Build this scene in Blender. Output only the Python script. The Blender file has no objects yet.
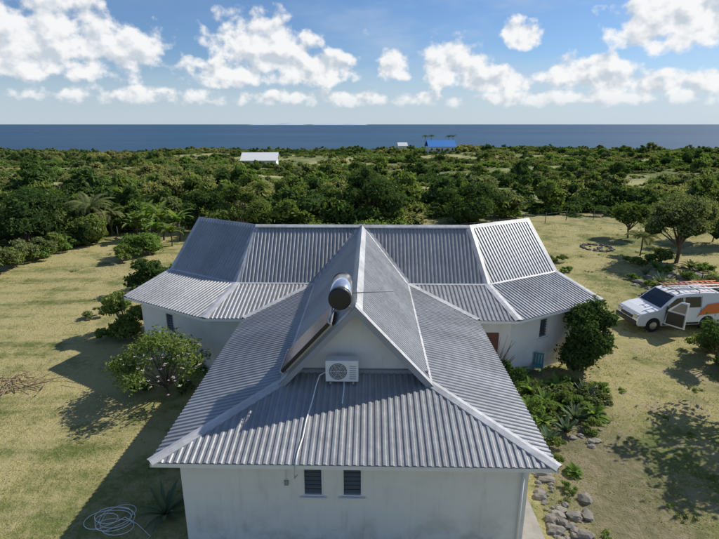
import bpy, bmesh, math, random
import numpy as np
from mathutils import Vector, Matrix, noise as mnoise
random.seed(7); RNG=np.random.default_rng(11)
scene=bpy.context.scene
scene.view_settings.view_transform='Standard'; scene.view_settings.look='None'; scene.view_settings.exposure=0
R=math.radians
F=499.0; P=math.atan(145.5/499.0); CP,SP=math.cos(P),math.sin(P); H=9.9
# ---------------------------------------------------------------- helpers
def link(o): scene.collection.objects.link(o); return o
def empty(name,loc=(0,0,0),rz=0,s=1):
    o=bpy.data.objects.new(name,None); o.location=loc; o.rotation_euler=(0,0,rz); o.scale=(s,s,s); o.empty_display_size=.3
    return link(o)
def mk(name,verts,faces,mats,parent=None,mi=None,smooth=False,loc=None,attr=None):
    me=bpy.data.meshes.new(name)
    me.from_pydata([tuple(v) for v in verts],[],[tuple(f) for f in faces])
    for m in (mats if isinstance(mats,(list,tuple)) else [mats]): me.materials.append(m)
    if mi is not None: me.polygons.foreach_set('material_index',np.array(mi,dtype=np.int32))
    if smooth: me.polygons.foreach_set('use_smooth',np.ones(len(me.polygons),dtype=bool))
    if attr is not None:
        a=me.attributes.new('lv','FLOAT','POINT'); a.data.foreach_set('value',np.array(attr,dtype=np.float32))
    me.update()
    o=bpy.data.objects.new(name,me); link(o)
    if parent: o.parent=parent
    if loc: o.location=loc
    return o
def box(name,lo,hi,mat,parent=None,bev=0,rot=None,loc=None):
    x0,y0,z0=lo;x1,y1,z1=hi
    v=[(x0,y0,z0),(x1,y0,z0),(x1,y1,z0),(x0,y1,z0),(x0,y0,z1),(x1,y0,z1),(x1,y1,z1),(x0,y1,z1)]
    f=[(3,2,1,0),(4,5,6,7),(0,1,5,4),(1,2,6,5),(2,3,7,6),(3,0,4,7)]
    o=mk(name,v,f,mat,parent)
    if bev:
        b=o.modifiers.new('b','BEVEL'); b.width=bev; b.segments=3
    if loc: o.location=loc
    if rot: o.rotation_euler=rot
    return o
def tube(name,pts,r,mat,parent=None,res=6,r2=None):
    V=[];Fc=[];n=len(pts)
    pts=[Vector(p) for p in pts]
    for i,p in enumerate(pts):
        d=(pts[min(i+1,n-1)]-pts[max(i-1,0)]).normalized()
        a=d.cross(Vector((0,0,1)));
        if a.length<.05: a=d.cross(Vector((1,0,0)))
        a.normalize(); b=d.cross(a)
        rr=r if r2 is None else r+(r2-r)*i/(n-1)
        for k in range(res):
            t=2*math.pi*k/res; V.append(p+a*rr*math.cos(t)+b*rr*math.sin(t))
    for i in range(n-1):
        for k in range(res):
            k2=(k+1)%res; Fc.append((i*res+k,i*res+k2,(i+1)*res+k2,(i+1)*res+k))
    Fc.append(tuple(range(res))[::-1]); Fc.append(tuple((n-1)*res+k for k in range(res)))
    if name is None: return [tuple(v) for v in V],Fc
    return mk(name,V,Fc,mat,parent,smooth=True)
class NT:
    def __init__(s,nt): s.nt=nt
    def n(s,t,**k):
        nd=s.nt.nodes.new(t)
        for a,b in k.items():
            setattr(nd,a,b)
        return nd
    def l(s,a,b): s.nt.links.new(a,b)
    def setin(s,nd,i,v):
        if isinstance(v,(int,float,tuple,list)): nd.inputs[i].default_value=v
        else: s.l(v,nd.inputs[i])
    def m(s,op,a,b=0.0,c=None,clamp=False):
        nd=s.n('ShaderNodeMath',operation=op); nd.use_clamp=clamp
        s.setin(nd,0,a); s.setin(nd,1,b)
        if c is not None: s.setin(nd,2,c)
        return nd.outputs[0]
    def vm(s,op,a,b,c=None,out=0):
        nd=s.n('ShaderNodeVectorMath',operation=op); s.setin(nd,0,a); s.setin(nd,1,b)
        if c is not None: s.setin(nd,2,c)
        return nd.outputs[out]
    def mix(s,f,a,b):
        nd=s.n('ShaderNodeMix',data_type='RGBA'); s.setin(nd,0,f)
        s.setin(nd,6,a if not isinstance(a,tuple) else (*a[:3],1)); s.setin(nd,7,b if not isinstance(b,tuple) else (*b[:3],1))
        return nd.outputs[2]
    def noise(s,vec,scale,detail=4,rough=.55):
        nd=s.n('ShaderNodeTexNoise'); 
        if vec is not None: s.l(vec,nd.inputs['Vector'])
        nd.inputs['Scale'].default_value=scale; nd.inputs['Detail'].default_value=detail; nd.inputs['Roughness'].default_value=rough
        return nd.outputs['Fac']
    def ss(s,v,a,b,c=0.0,d=1.0):
        nd=s.n('ShaderNodeMapRange',interpolation_type='SMOOTHSTEP'); s.setin(nd,0,v)
        for i,x in enumerate((a,b,c,d)): nd.inputs[1+i].default_value=x
        return nd.outputs[0]
def newmat(name):
    m=bpy.data.materials.new(name); m.use_nodes=True; nt=m.node_tree
    b=nt.nodes['Principled BSDF']; return m,NT(nt),b
def simple(name,col,rough=.6,metal=0,spec=.5,var=.15,scale=8,bump=0):
    m,T,b=newmat(name)
    tc=T.n('ShaderNodeTexCoord').outputs['Object']
    nz=T.noise(tc,scale,3)
    c=T.mix(nz,tuple(x*(1-var) for x in col),tuple(min(1,x*(1+var)) for x in col))
    T.l(c,b.inputs['Base Color']); b.inputs['Roughness'].default_value=rough; b.inputs['Metallic'].default_value=metal
    b.inputs['Specular IOR Level'].default_value=spec
    if bump:
        bp=T.n('ShaderNodeBump'); bp.inputs['Strength'].default_value=bump; bp.inputs['Distance'].default_value=.02
        T.l(T.noise(tc,scale*4,3),bp.inputs['Height']); T.l(bp.outputs[0],b.inputs['Normal'])
    return m
# ---------------------------------------------------------------- materials
def roofmat(name,base,rough,metal,sheet=False):
    m,T,b=newmat(name)
    tc=T.n('ShaderNodeTexCoord').outputs['Object']
    n1=T.noise(tc,.6,4,.6); n2=T.noise(tc,5,4,.65)
    f=T.m('ADD',T.m('MULTIPLY',n1,.6),T.m('MULTIPLY',n2,.4))
    f=T.ss(f,.35,.65)
    if sheet:
        at=T.n('ShaderNodeAttribute'); at.attribute_name='lv'
        f=T.m('ADD',T.m('MULTIPLY',f,.62),T.m('MULTIPLY',at.outputs['Fac'],.38))
    c=T.mix(f,tuple(x*.76 for x in base),tuple(x*1.16 for x in base))
    st=T.ss(T.noise(tc,14,5,.7),.58,.74)
    c=T.mix(T.m('MULTIPLY',st,.5),c,(base[0]*.5,base[1]*.45,base[2]*.38))
    T.l(c,b.inputs['Base Color']); b.inputs['Metallic'].default_value=metal
    T.l(T.ss(n2,.3,.7,rough-.06,rough+.08),b.inputs['Roughness'])
    return m
M_roof=roofmat('roof_metal',(.335,.34,.345),.40,.30,True)
M_flash=roofmat('flashing_metal',(.50,.50,.50),.45,.15)
def wallmat():
    m,T,b=newmat('painted_render')
    tc=T.n('ShaderNodeTexCoord').outputs['Object']
    mp=T.n('ShaderNodeMapping'); T.l(tc,mp.inputs[0]); mp.inputs['Scale'].default_value=(3,3,.35)
    st=T.ss(T.noise(mp.outputs[0],1.6,5,.7),.5,.78)
    sp=T.n('ShaderNodeSeparateXYZ'); T.l(tc,sp.inputs[0])
    low=T.ss(sp.outputs[2],0,1.3,1,0)
    bl=T.ss(T.noise(tc,1.1,5,.65),.42,.72)
    d=T.m('ADD',T.m('MULTIPLY',st,.28),T.m('MULTIPLY',T.m('MULTIPLY',low,bl),.6),clamp=True)
    d=T.m('ADD',d,T.m('MULTIPLY',bl,.16),clamp=True)
    c=T.mix(d,(.82,.80,.75),(.42,.40,.34)); T.l(c,b.inputs['Base Color']); b.inputs['Roughness'].default_value=.85
    bp=T.n('ShaderNodeBump'); bp.inputs['Strength'].default_value=.25; bp.inputs['Distance'].default_value=.01
    T.l(T.noise(tc,30,3),bp.inputs['Height']); T.l(bp.outputs[0],b.inputs['Normal'])
    return m
M_wall=wallmat()
M_white=simple('white_paint',(.76,.76,.74),.5,var=.06)
M_grey=simple('grey_paint',(.30,.31,.33),.5,var=.1)
M_dgrey=simple('dark_grey_plastic',(.10,.10,.105),.5,var=.1)
M_dark=simple('dark_void',(.015,.015,.018),.5)
M_black=simple('black_plastic',(.02,.02,.022),.45)
M_steel=simple('steel',(.5,.51,.53),.3,metal=.8,var=.05)
M_glass=simple('tinted_glass',(.012,.016,.02),.08,spec=.8,var=.05)
M_louvre=simple('louvre_glass',(.10,.11,.11),.2,spec=.6,var=.1)
M_tank=simple('tank_steel',(.82,.83,.84),.16,metal=.85,var=.04)
M_coll=simple('collector_glass',(.012,.014,.022),.12,spec=.7)
M_orange=simple('orange_vinyl',(.75,.17,.03),.4,var=.05)
M_carw=simple('car_white',(.74,.75,.76),.25,var=.03)
M_rubber=simple('rubber',(.02,.02,.02),.8)
M_rock=simple('limestone',(.22,.20,.165),.9,var=.55,scale=3,bump=.8)
M_bark=simple('bark',(.13,.10,.07),.9,var=.4,scale=6,bump=.6)
M_wood=simple('fence_wood',(.10,.085,.065),.85,var=.35)
M_teal=simple('teal_paint',(.05,.22,.24),.5)
M_blue=simple('blue_roof',(.03,.19,.52),.5)
M_whroof=simple('white_roof',(.72,.72,.7),.6)
M_conc=simple('concrete',(.30,.28,.24),.9,var=.35,scale=3,bump=.4)
M_rust=simple('rusty_brown',(.17,.075,.05),.85,var=.4)
M_wire=simple('fence_wire',(.25,.25,.24),.6)
M_petal=simple('pale_petals',(.6,.5,.5),.7)
def leafmat(name,dark,light,trans=.25):
    m=bpy.data.materials.new(name); m.use_nodes=True; nt=m.node_tree; nt.nodes.clear(); T=NT(nt)
    out=T.n('ShaderNodeOutputMaterial')
    at=T.n('ShaderNodeAttribute'); at.attribute_name='lv'
    oi=T.n('ShaderNodeObjectInfo'); 
    f=T.m('ADD',T.m('MULTIPLY',at.outputs['Fac'],.6),T.m('MULTIPLY',oi.outputs['Random'],.45))
    c=T.mix(f,dark,light)
    c=T.mix(T.ss(at.outputs['Fac'],.84,.97,0,.5),c,(light[0]*1.5,light[1]*1.15,light[2]*.9))
    d=T.n('ShaderNodeBsdfDiffuse'); T.l(c,d.inputs[0])
    if trans>0:
        t=T.n('ShaderNodeBsdfTranslucent'); t.inputs[0].default_value=(light[0]*1.35,light[1]*1.5,light[2]*.7,1)
        mx=T.n('ShaderNodeMixShader'); mx.inputs[0].default_value=trans; T.l(d.outputs[0],mx.inputs[1]); T.l(t.outputs[0],mx.inputs[2]); T.l(mx.outputs[0],out.inputs[0])
    else: T.l(d.outputs[0],out.inputs[0])
    return m
M_leaf=leafmat('scrub_leaves',(.06,.10,.026),(.225,.275,.08),.3)
M_leafd=leafmat('dark_leaves',(.034,.066,.022),(.10,.155,.05),.28)
M_leafo=leafmat('olive_leaves',(.105,.13,.058),(.25,.27,.12),.3)
M_leafb=leafmat('bright_leaves',(.07,.14,.032),(.22,.31,.085),.35)
M_leafy=leafmat('yellow_scrub',(.18,.20,.07),(.36,.34,.145),.3)
M_agave=leafmat('agave_leaves',(.07,.12,.08),(.16,.21,.12),.15)
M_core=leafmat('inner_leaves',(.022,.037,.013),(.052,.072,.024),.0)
M_blade=leafmat('grass_blades',(.13,.145,.045),(.39,.35,.16),.3)
# ---------------------------------------------------------------- terrain
def sst(a,b,x):
    t=np.clip((x-a)/(b-a),0,1); return t*t*(3-2*t)
def gz(x,y):
    x=np.asarray(x,float);y=np.asarray(y,float)
    z=-.04*np.clip(y-55,0,None)
    k=sst(55,160,y)
    z=z+k*(1.8*np.sin(x*.021+1.3)*np.cos(y*.017)+1.2*np.sin(x*.05+y*.031)+1.4*np.sin(x*.008+.5))
    z=z+1.2*np.exp(-((x+41)/26)**2-((y-203)/22)**2)+2.4*np.exp(-((x-52)/30)**2-((y-322)/26)**2)
    k2=sst(8,25,np.abs(x)+np.abs(y-15)*.0)*(1-k)
    z=z+.08*k2*np.sin(x*.33)*np.sin(y*.27+.6)
    coast=650+25*np.sin(x*.011)+14*np.sin(x*.03+1)
    z=np.where(y>coast,z-.35*(y-coast),z)
    return z
CLEAR=[(-124,275,76,44),(-60,340,70,34),(-40,182,15,16),(-20,214,30,16),(60,262,50,28),(140,300,70,32),(-190,210,60,32),(40,150,26,16),(-95,140,36,22),(-41,203,11,8),(50,303,18,18),(-130,430,100,40),(120,440,90,36),(0,420,60,26),(230,380,70,36),(95,190,36,22),(-15,122,20,13),(-58,98,19,12),(70,110,19,12),(5,175,20,14),(22,88,11,8),(-10,255,30,16)]
def ground():
    xs=np.concatenate([-np.geomspace(3000,60,26),np.arange(-58,58.1,1.0),np.geomspace(60,3000,26)])
    ys=np.concatenate([np.array([-400,-150,-60,-30,-15]),np.arange(-8,70,1.0),np.arange(71,200,5),np.arange(200,900,12)])
    X,Y=np.meshgrid(xs,ys); Z=gz(X,Y)
    V=np.stack([X.ravel(),Y.ravel(),Z.ravel()],1); nx=len(xs);ny=len(ys)
    Fc=[(j*nx+i,j*nx+i+1,(j+1)*nx+i+1,(j+1)*nx+i) for j in range(ny-1) for i in range(nx-1)]
    m,T,b=newmat('grassy_ground')
    pos=T.n('ShaderNodeNewGeometry').outputs['Position']
    sp=T.n('ShaderNodeSeparateXYZ'); T.l(pos,sp.inputs[0]); X_,Y_=sp.outputs[0],sp.outputs[1]
    n1=T.noise(pos,.13,4,.6); n2=T.noise(pos,.6,5,.68); n3=T.noise(pos,3.5,5,.7); n4=T.noise(pos,18,3,.7)
    left=T.ss(X_,-4,-12)
    rv=T.n('ShaderNodeMapping'); T.l(pos,rv.inputs[0]); rv.inputs['Rotation'].default_value=(0,0,R(-14)); rv.inputs['Scale'].default_value=(.06,1.1,1)
    sw_=T.noise(rv.outputs[0],.9,3,.55)
    dryf=T.m('ADD',T.m('ADD',T.m('MULTIPLY',n1,.55),T.m('MULTIPLY',n2,.42)),T.m('MULTIPLY',n3,.14))
    dryf=T.m('ADD',dryf,T.m('MULTIPLY',left,T.m('MULTIPLY_ADD',sw_,.5,-.2)))
    c=T.mix(T.ss(dryf,.45,.62),(.125,.155,.042),(.41,.355,.16))
    c=T.mix(T.m('MULTIPLY',T.ss(n3,.45,.7),.4),c,(.43,.36,.20))
    c=T.mix(T.m('MULTIPLY',T.ss(n4,.5,.72),.5),c,(.09,.10,.035))
    wp_=T.ss(T.noise(pos,.33,5,.7),.55,.63)
    c=T.mix(T.m('MULTIPLY',wp_,.5),c,(.09,.13,.035))
    dp_=T.ss(T.noise(pos,.24,6,.72),.57,.65)
    c=T.mix(T.m('MULTIPLY',dp_,.55),c,(.36,.29,.17))
    right=T.ss(X_,4.5,6.5)
    dirt=T.ss(T.m('ADD',T.m('MULTIPLY',n2,.55),T.m('MULTIPLY',n3,.45)),.50,.60)
    rowmask=T.m('MULTIPLY',right,T.ss(Y_,34,18))
    c=T.mix(T.m('MULTIPLY',dirt,T.m('MULTIPLY_ADD',rowmask,.5,.15)),c,(.27,.22,.15))
    bedm=T.m('MULTIPLY',T.m('MULTIPLY',right,T.ss(X_,10,7.5)),T.ss(Y_,19,17))
    c=T.mix(T.m('MULTIPLY',bedm,.6),c,T.mix(n3,(.10,.075,.05),(.30,.25,.18)))
    far=T.ss(Y_,52,75)
    cf=T.mix(T.ss(T.noise(pos,.03,4,.6),.42,.6),(.14,.17,.055),(.34,.33,.14))
    cf=T.mix(T.m('MULTIPLY',T.ss(T.noise(pos,.11,4,.6),.56,.66),.6),cf,(.38,.33,.21))
    c=T.mix(far,c,cf)
    T.l(c,b.inputs['Base Color']); b.inputs['Roughness'].default_value=.95; b.inputs['Specular IOR Level'].default_value=.1
    bp=T.n('ShaderNodeBump'); bp.inputs['Strength'].default_value=.9; bp.inputs['Distance'].default_value=.07
    T.l(T.m('ADD',n3,T.m('MULTIPLY',n4,.6)),bp.inputs['Height']); T.l(bp.outputs[0],b.inputs['Normal'])
    mk('ground',V,Fc,m,smooth=True)
ground()
def sea():
    m,T,b=newmat('sea_water')
    pos=T.n('ShaderNodeNewGeometry').outputs['Position']
    mp=T.n('ShaderNodeMapping'); T.l(pos,mp.inputs[0]); mp.inputs['Scale'].default_value=(.35,1,1)
    nz=T.noise(mp.outputs[0],.012,5,.7); n2=T.noise(mp.outputs[0],.0009,4,.6)
    c=T.mix(T.ss(n2,.35,.65),(.022,.066,.120),(.038,.095,.158)); T.l(c,b.inputs['Base Color'])
    b.inputs['Roughness'].default_value=.5; b.inputs['Specular IOR Level'].default_value=.15
    bp=T.n('ShaderNodeBump'); bp.inputs['Strength'].default_value=1; bp.inputs['Distance'].default_value=6
    T.l(nz,bp.inputs['Height']); T.l(bp.outputs[0],b.inputs['Normal'])
    s=60000
    mk('sea',[(-s,500,-27.5),(s,500,-27.5),(s,s,-27.5),(-s,s,-27.5)],[(0,1,2,3)],m)
sea()
def island():
    V=[];Fc=[];n=60
    for i in range(n+1):
        x=-5200+5600*i/n; t=i/n
        h=(math.sin(t*math.pi)**.6)*(60+40*math.sin(t*9)+25*math.sin(t*21+1)+10*math.sin(t*47))
        V+= [(x,24000,-28),(x,24600,max(2,h)-28),(x,26500,-28)]
    for i in range(n):
        a=i*3; Fc+=[(a,a+3,a+4,a+1),(a+1,a+4,a+5,a+2)]
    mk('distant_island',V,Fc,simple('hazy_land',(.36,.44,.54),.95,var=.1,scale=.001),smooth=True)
island()
# ---------------------------------------------------------------- house
HO=(-.15,9.3,0); HY=R(-1.2)
house=empty('house',HO,HY)
def hw(x,y,z=0):
    c,s=math.cos(HY),math.sin(HY); return (HO[0]+c*x-s*y,HO[1]+s*x+c*y,z)
E,B,RD=2.7,3.32,5.46; W=4.5; RUN=2.53; b_=W-RUN; IY=8.5; CY=IY+W; JX=4.85; WL=3.7
t15=math.tan(R(15)); a30=R(30)
def mir(p): return (-p[0],p[1],p[2])
d=Vector((math.cos(a30),math.sin(a30),0)); nn=Vector((math.sin(a30),-math.cos(a30),0))
RJ=Vector((JX,CY,RD)); RE=RJ+d*WL
def lvl(p,run,z): q=p+nn*run; return Vector((q.x,q.y,z))
pt=dict(
 fe=Vector((W,0,E)), fb=Vector((b_,RUN,B)), gy=RUN,
 ve=Vector((W,IY,E)), vb=Vector((b_,IY+RUN,B)), rc=Vector((0,CY,RD)),
 je=Vector((JX+W*t15,IY,E)), jb=Vector((JX+b_*t15,IY+RUN,B)),
 ee=lvl(RE,W,E), eb=lvl(RE,b_,B),
 kje=Vector((JX-W*t15,CY+W,E)), kjb=Vector((JX-b_*t15,CY+b_,B)),
 kee=lvl(RE,-W,E), keb=lvl(RE,-b_,B))
def corrug(name,pts,eave,pitch=.165,amp=.03):
    pts=[Vector(p) for p in pts]; s=Vector(eave).normalized()
    n=None
    for i in range(1,len(pts)-1):
        c=(pts[i]-pts[0]).cross(pts[i+1]-pts[0])
        if c.length>.1: n=c.normalized(); break
    if n.z<0: n=-n
    u=n.cross(s).normalized()
    if u.z<0: u=-u
    o=pts[0]; q=[((p-o).dot(s),(p-o).dot(u)) for p in pts]
    s0=min(a for a,_ in q); s1=max(a for a,_ in q)
    prof=[(0,0),(.18,0),(.34,1),(.66,1),(.82,0)]
    ss=[]
    k=math.floor(s0/pitch)
    while k*pitch<s1:
        for f,h in prof:
            v=(k+f)*pitch
            if s0<v<s1: ss.append((v,h*amp))
        k+=1
    ss=[(s0+1e-4,0)]+ss+[(s1-1e-4,0)]
    V=[];Fc=[];A=[]
    hsh=sum(map(ord,name))
    for sv,h in ss:
        rs=[]
        for i in range(len(q)):
            a,bq=q[i],q[(i+1)%len(q)]
            if (a[0]-sv)*(bq[0]-sv)<=0 and abs(a[0]-bq[0])>1e-7:
                t=(sv-a[0])/(bq[0]-a[0]); rs.append(a[1]+t*(bq[1]-a[1]))
        if not rs: rs=[0,0]
        lvv=(math.sin(math.floor(sv/(pitch*5)+.01)*12.9898+hsh)*43758.5453)%1.0
        for rr in (min(rs),max(rs)): V.append(o+s*sv+u*rr+n*(h+.004)); A.append(lvv)
    for i in range(len(ss)-1): Fc.append((2*i,2*i+2,2*i+3,2*i+1))
    ob=mk(name,V,Fc,M_roof,house,attr=A)
    sol=ob.modifiers.new('t','SOLIDIFY'); sol.thickness=.006; sol.offset=-1
    return ob
g=pt
def both(name,keys_pts,eave):
    corrug(name,keys_pts,eave)
    corrug(name+'_mirror',[mir(p) for p in keys_pts],(-eave[0],eave[1],0))
GW=RUN+.45
corrug('roof_skirt',[(-W,0,E),(W,0,E),(b_,RUN,B),(b_-.12,GW,B+.11),(-b_+.12,GW,B+.11),(-b_,RUN,B)],(1,0,0))
both('roof_front_lower',[g['fe'],g['ve'],g['vb'],g['fb']],(0,1,0))
gf=RUN-.12
both('roof_front_upper',[(b_,gf,B),g['vb'],g['rc'],(0,gf,RD)],(0,1,0))
both('roof_cross_lower',[g['ve'],g['je'],g['jb'],g['vb']],(1,0,0))
both('roof_cross_upper',[g['vb'],g['jb'],RJ,g['rc']],(1,0,0))
both('roof_wing_lower',[g['je'],g['ee'],g['eb'],g['jb']],tuple(d))
both('roof_wing_upper',[g['jb'],g['eb'],RE,RJ],tuple(d))
both('roof_wingback_lower',[g['kje'],g['kee'],g['keb'],g['kjb']],tuple(d))
both('roof_wingback_upper',[g['kjb'],g['keb'],RE,RJ],tuple(d))
corrug('roof_back_upper',[g['kjb'],mir(g['kjb']),mir(RJ),RJ],(1,0,0))
corrug('roof_back_lower',[g['kje'],mir(g['kje']),mir(g['kjb']),g['kjb']],(1,0,0))
FV=[];FF=[]
def flash(p,q,c1,c2,w=.2,lift=.05):
    p,q=Vector(p),Vector(q); e=(q-p).normalized()
    up=Vector((0,0,lift))
    for c in (c1,c2):
        if c is None: continue
        c=Vector(c); sd=(c-p); sd=(sd-e*sd.dot(e)).normalized()
        i=len(FV); FV.extend([p+up*1.25,q+up*1.25,q+sd*w+up*.9,p+sd*w+up*.9]); FF.append((i,i+1,i+2,i+3))
        j=len(FV); FV.extend([p+sd*w+up*.9,q+sd*w+up*.9,q+sd*w,p+sd*w]); FF.append((j,j+1,j+2,j+3))
def flash2(p,q,c1,c2,**k):
    flash(p,q,c1,c2,**k); flash(mir(p),mir(q),mir(c1) if c1 is not None else None,mir(c2) if c2 is not None else None,**k)
flash2(g['fe'],g['fb'],(0,0,E),g['ve'],w=.15)
flash((0,gf,RD),g['rc'],(b_,gf,B),(-b_,gf,B),w=.26,lift=.055)
flash2(g['ve'],g['vb'],g['fb'],g['je'],w=.12)
flash2(g['vb'],g['rc'],(0,gf,RD),RJ,w=.14)
flash2(g['fb'],g['vb'],g['fe'],None,w=.07,lift=.04)
flash(mir(RJ),RJ,(0,IY,B),(0,CY+W,B),w=.17)
flash2(RJ,RE,g['eb'],g['keb'],w=.17)
flash2(g['je'],g['jb'],g['ve'],g['ee'],w=.17)
flash2(g['jb'],RJ,g['vb'],g['eb'],w=.17)
flash2(g['vb'],g['jb'],g['ve'],None,w=.09,lift=.042)
flash2(g['jb'],g['eb'],g['je'],None,w=.09,lift=.042)
flash2(g['ee'],g['eb'],g['je'],None,w=.16)
flash2(g['eb'],RE,g['jb'],None,w=.16)
flash2(g['kee'],g['keb'],g['kje'],None,w=.16)
flash2(g['keb'],RE,g['kjb'],None,w=.16)
fl=mk('roof_flashings',FV,FF,M_flash,house)
def board(name,p,q,h,th,mat,top=0.0,out=None):
    p,q=Vector(p),Vector(q); e=(q-p); eh=Vector((e.x,e.y,0)).normalized()
    o=Vector(out) if out else Vector((eh.y,-eh.x,0))
    V=[]
    for a in (p,q):
        for dz in (top,top-h):
            for oo in (0,th): V.append(a+o*oo+Vector((0,0,dz)))
    Fc=[(0,1,3,2),(4,6,7,5),(0,4,5,1),(2,3,7,6),(0,2,6,4),(1,5,7,3)]
    return mk(name,V,Fc,mat,house)
eaves=[((-W,0,E),(W,0,E)),(g['fe'],g['ve']),(g['ve'],g['je']),(g['je'],g['ee']),(g['kee'],g['kje']),(g['kje'],mir(g['kje'])),(mir(g['kje']),mir(g['kee'])),(mir(g['ee']),mir(g['je'])),(mir(g['je']),mir(g['ve'])),(mir(g['ve']),mir(g['fe']))]
for p,q in eaves: board('fascia',p,q,.10,-.04,M_white,top=-.012)
for p,q in [(g['ee'],g['eb']),(g['eb'],RE),(RE,g['keb']),(g['keb'],g['kee'])]:
    board('barge_board',p,q,.17,.03,M_flash,top=.05,out=tuple(d)); board('barge_board',mir(p),mir(q),.17,.03,M_flash,top=.05,out=mir(d))
for s in (1,-1):
    board('barge_board',(s*(b_+.10),gf,B-.10),(0,gf,RD),.22,.03,M_grey,top=.06,out=(0,-1,0))
    V=[(s*(b_+.12),gf-.04,B-.12+.075),(0,gf-.04,RD+.075),(0,gf+.2,RD+.075),(s*(b_+.12),gf+.2,B-.12+.075)]
    mk('gable_cap',V,[(0,1,2,3)],M_flash,house)
# walls
def wp(v): return (v.x,v.y)
half=[(4.05,.5),(4.05,9.0),(JX+4*t15,9.0)]
half+=[wp(RJ+d*(WL-.4)+nn*4),wp(RJ+d*(WL-.4)-nn*4),(JX-4*t15,17)]
poly=half+[(-x,y) for x,y in half[::-1]]
N=len(poly); WT=2.79
V=[(x,y,-.3) for x,y in poly]+[(x,y,WT) for x,y in poly]
Fc=[(i,(i+1)%N,(i+1)%N+N,i+N) for i in range(N)]+[tuple(range(N))[::-1],tuple(range(N,2*N))]
walls=mk('walls',V,Fc,M_wall,house)
cut=[]
wins=[]
for cx in (-.95,-.03): wins.append(((cx,.5),(0,-1),.48,.78,1.86))
wa=half[2];wb=half[3]
def on(a,b,t): return (a[0]+(b[0]-a[0])*t,a[1]+(b[1]-a[1])*t)
wins.append((on(wa,wb,.42),tuple(nn[:2]),.5,.85,1.85))
wins.append((on((-wa[0],wa[1]),(-wb[0],wb[1]),.58),(-nn.x,nn.y),.5,.85,1.8))
wins.append(((4.05,3.2),(1,0),.9,1.0,1.6)); wins.append(((-4.05,4.2),(-1,0),.9,1.0,1.6))
def lbox(c,o,w,h,zc,d0,d1):
    o=Vector((*o,0)); s=Vector((-o.y,o.x,0)); c=Vector((*c,0)); V=[]
    for dd in (d0,d1):
        for sx in (-w/2,w/2):
            for z in (zc-h/2,zc+h/2): V.append(c+o*dd+s*sx+Vector((0,0,z)))
    return V,[(0,1,3,2),(4,6,7,5),(0,4,5,1),(2,3,7,6),(0,2,6,4),(1,5,7,3)]
for i,(c,o,w,h,zc) in enumerate(wins):
    V,Fc=lbox(c,o,w,h,zc,-.16,.1); ct=mk('cut',V,Fc,M_dark); ct.parent=house
    bpy.context.view_layer.update()
    bm=bmesh.new(); bm.from_mesh(ct.data); bmesh.ops.recalc_face_normals(bm,faces=bm.faces); bm.to_mesh(ct.data); bm.free()
    md=walls.modifiers.new('c','BOOLEAN'); md.operation='DIFFERENCE'; md.object=ct; md.solver='EXACT'; cut.append(ct)
bpy.context.view_layer.update()
dg=bpy.context.evaluated_depsgraph_get()
nm=bpy.data.meshes.new_from_object(walls.evaluated_get(dg)); walls.modifiers.clear(); walls.data=nm
for ct in cut: bpy.data.objects.remove(ct)
for c,o,w,h,zc in wins:
    V,Fc=lbox(c,o,w-.002,h-.002,zc,-.155,-.14); mk('window_pane',V,Fc,M_dark,house)
    fw=.04
    AV=[];AF=[];SV=[];SF=[]
    for (dx,dz,ww,hh) in ((0,h/2-fw/2,w,fw),(0,-h/2+fw/2,w,fw),(-w/2+fw/2,0,fw,h-2*fw),(w/2-fw/2,0,fw,h-2*fw)):
        oo=Vector((*o,0)); s=Vector((-oo.y,oo.x,0)); cc=(c[0]+s.x*dx,c[1]+s.y*dx)
        V,Fc=lbox(cc,o,ww-.004,hh-.004,zc+dz,-.06,.012); k=len(AV); AV+=V; AF+=[tuple(k+a for a in f) for f in Fc]
    nl=int(h/.12)
    for k2 in range(nl):
        z=zc-h/2+fw+(h-2*fw)*(k2+.5)/nl; oo=Vector((*o,0)); s=Vector((-oo.y,oo.x,0)); cc=Vector((*c,0))
        k=len(SV)
        ww=w/2-fw
        SV+=[cc+oo*-.02+s*-ww+Vector((0,0,z-.03)),cc+oo*-.02+s*ww+Vector((0,0,z-.03)),cc+oo*-.07+s*ww+Vector((0,0,z+.03)),cc+oo*-.07+s*-ww+Vector((0,0,z+.03))]
        SF.append((k,k+1,k+2,k+3))
    mk('window_frame',AV,AF,M_white,house); mk('louvre_slats',SV,SF,M_louvre,house)
    V,Fc=lbox(c,o,w+.14,.05,zc-h/2-.03,.014,.07); mk('window_sill',V,Fc,M_white,house)
for sgn in (1,-1):
    c0=RJ+d*(WL-.4)
    prof=[(4.0,WT-.01),(b_,B-.06),(0,RD-.07),(-b_,B-.06),(-4.0,WT-.01)]
    V=[]
    for th in (0,-.15):
        for r_,z in prof:
            q=c0+nn*r_+d*th; V.append((sgn*q.x,q.y,z))
    Fc=[tuple(range(5)),tuple(range(5,10))[::-1]]+[(i,(i+1)%5,(i+1)%5+5,i+5) for i in range(5)]
    mk('gable_wall',V,Fc,M_wall,house)
V=[(-b_+.1,GW,B+.0),(b_-.1,GW,B+.0),(0,GW,RD-.12),(-b_+.1,GW+.12,B),(b_-.1,GW+.12,B),(0,GW+.12,RD-.12)]
mk('front_gable_wall',V,[(0,1,2),(5,4,3),(0,3,4,1),(1,4,5,2),(2,5,3,0)],M_wall,house)
box('gable_base_flashing',(-b_+.02,GW-.1,B+.085),(b_-.02,GW-.003,B+.2),M_grey,house)
box('junction_box',(-1.62,.455,1.78),(-1.52,.497,1.9),M_grey,house)
tube('conduit',[(-1.57,.475,1.9),(-1.57,.475,2.7)],.012,M_white,house)
tube('downpipe',[(3.9,.44,2.55),(3.9,.44,-.1)],.035,M_white,house)
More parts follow.
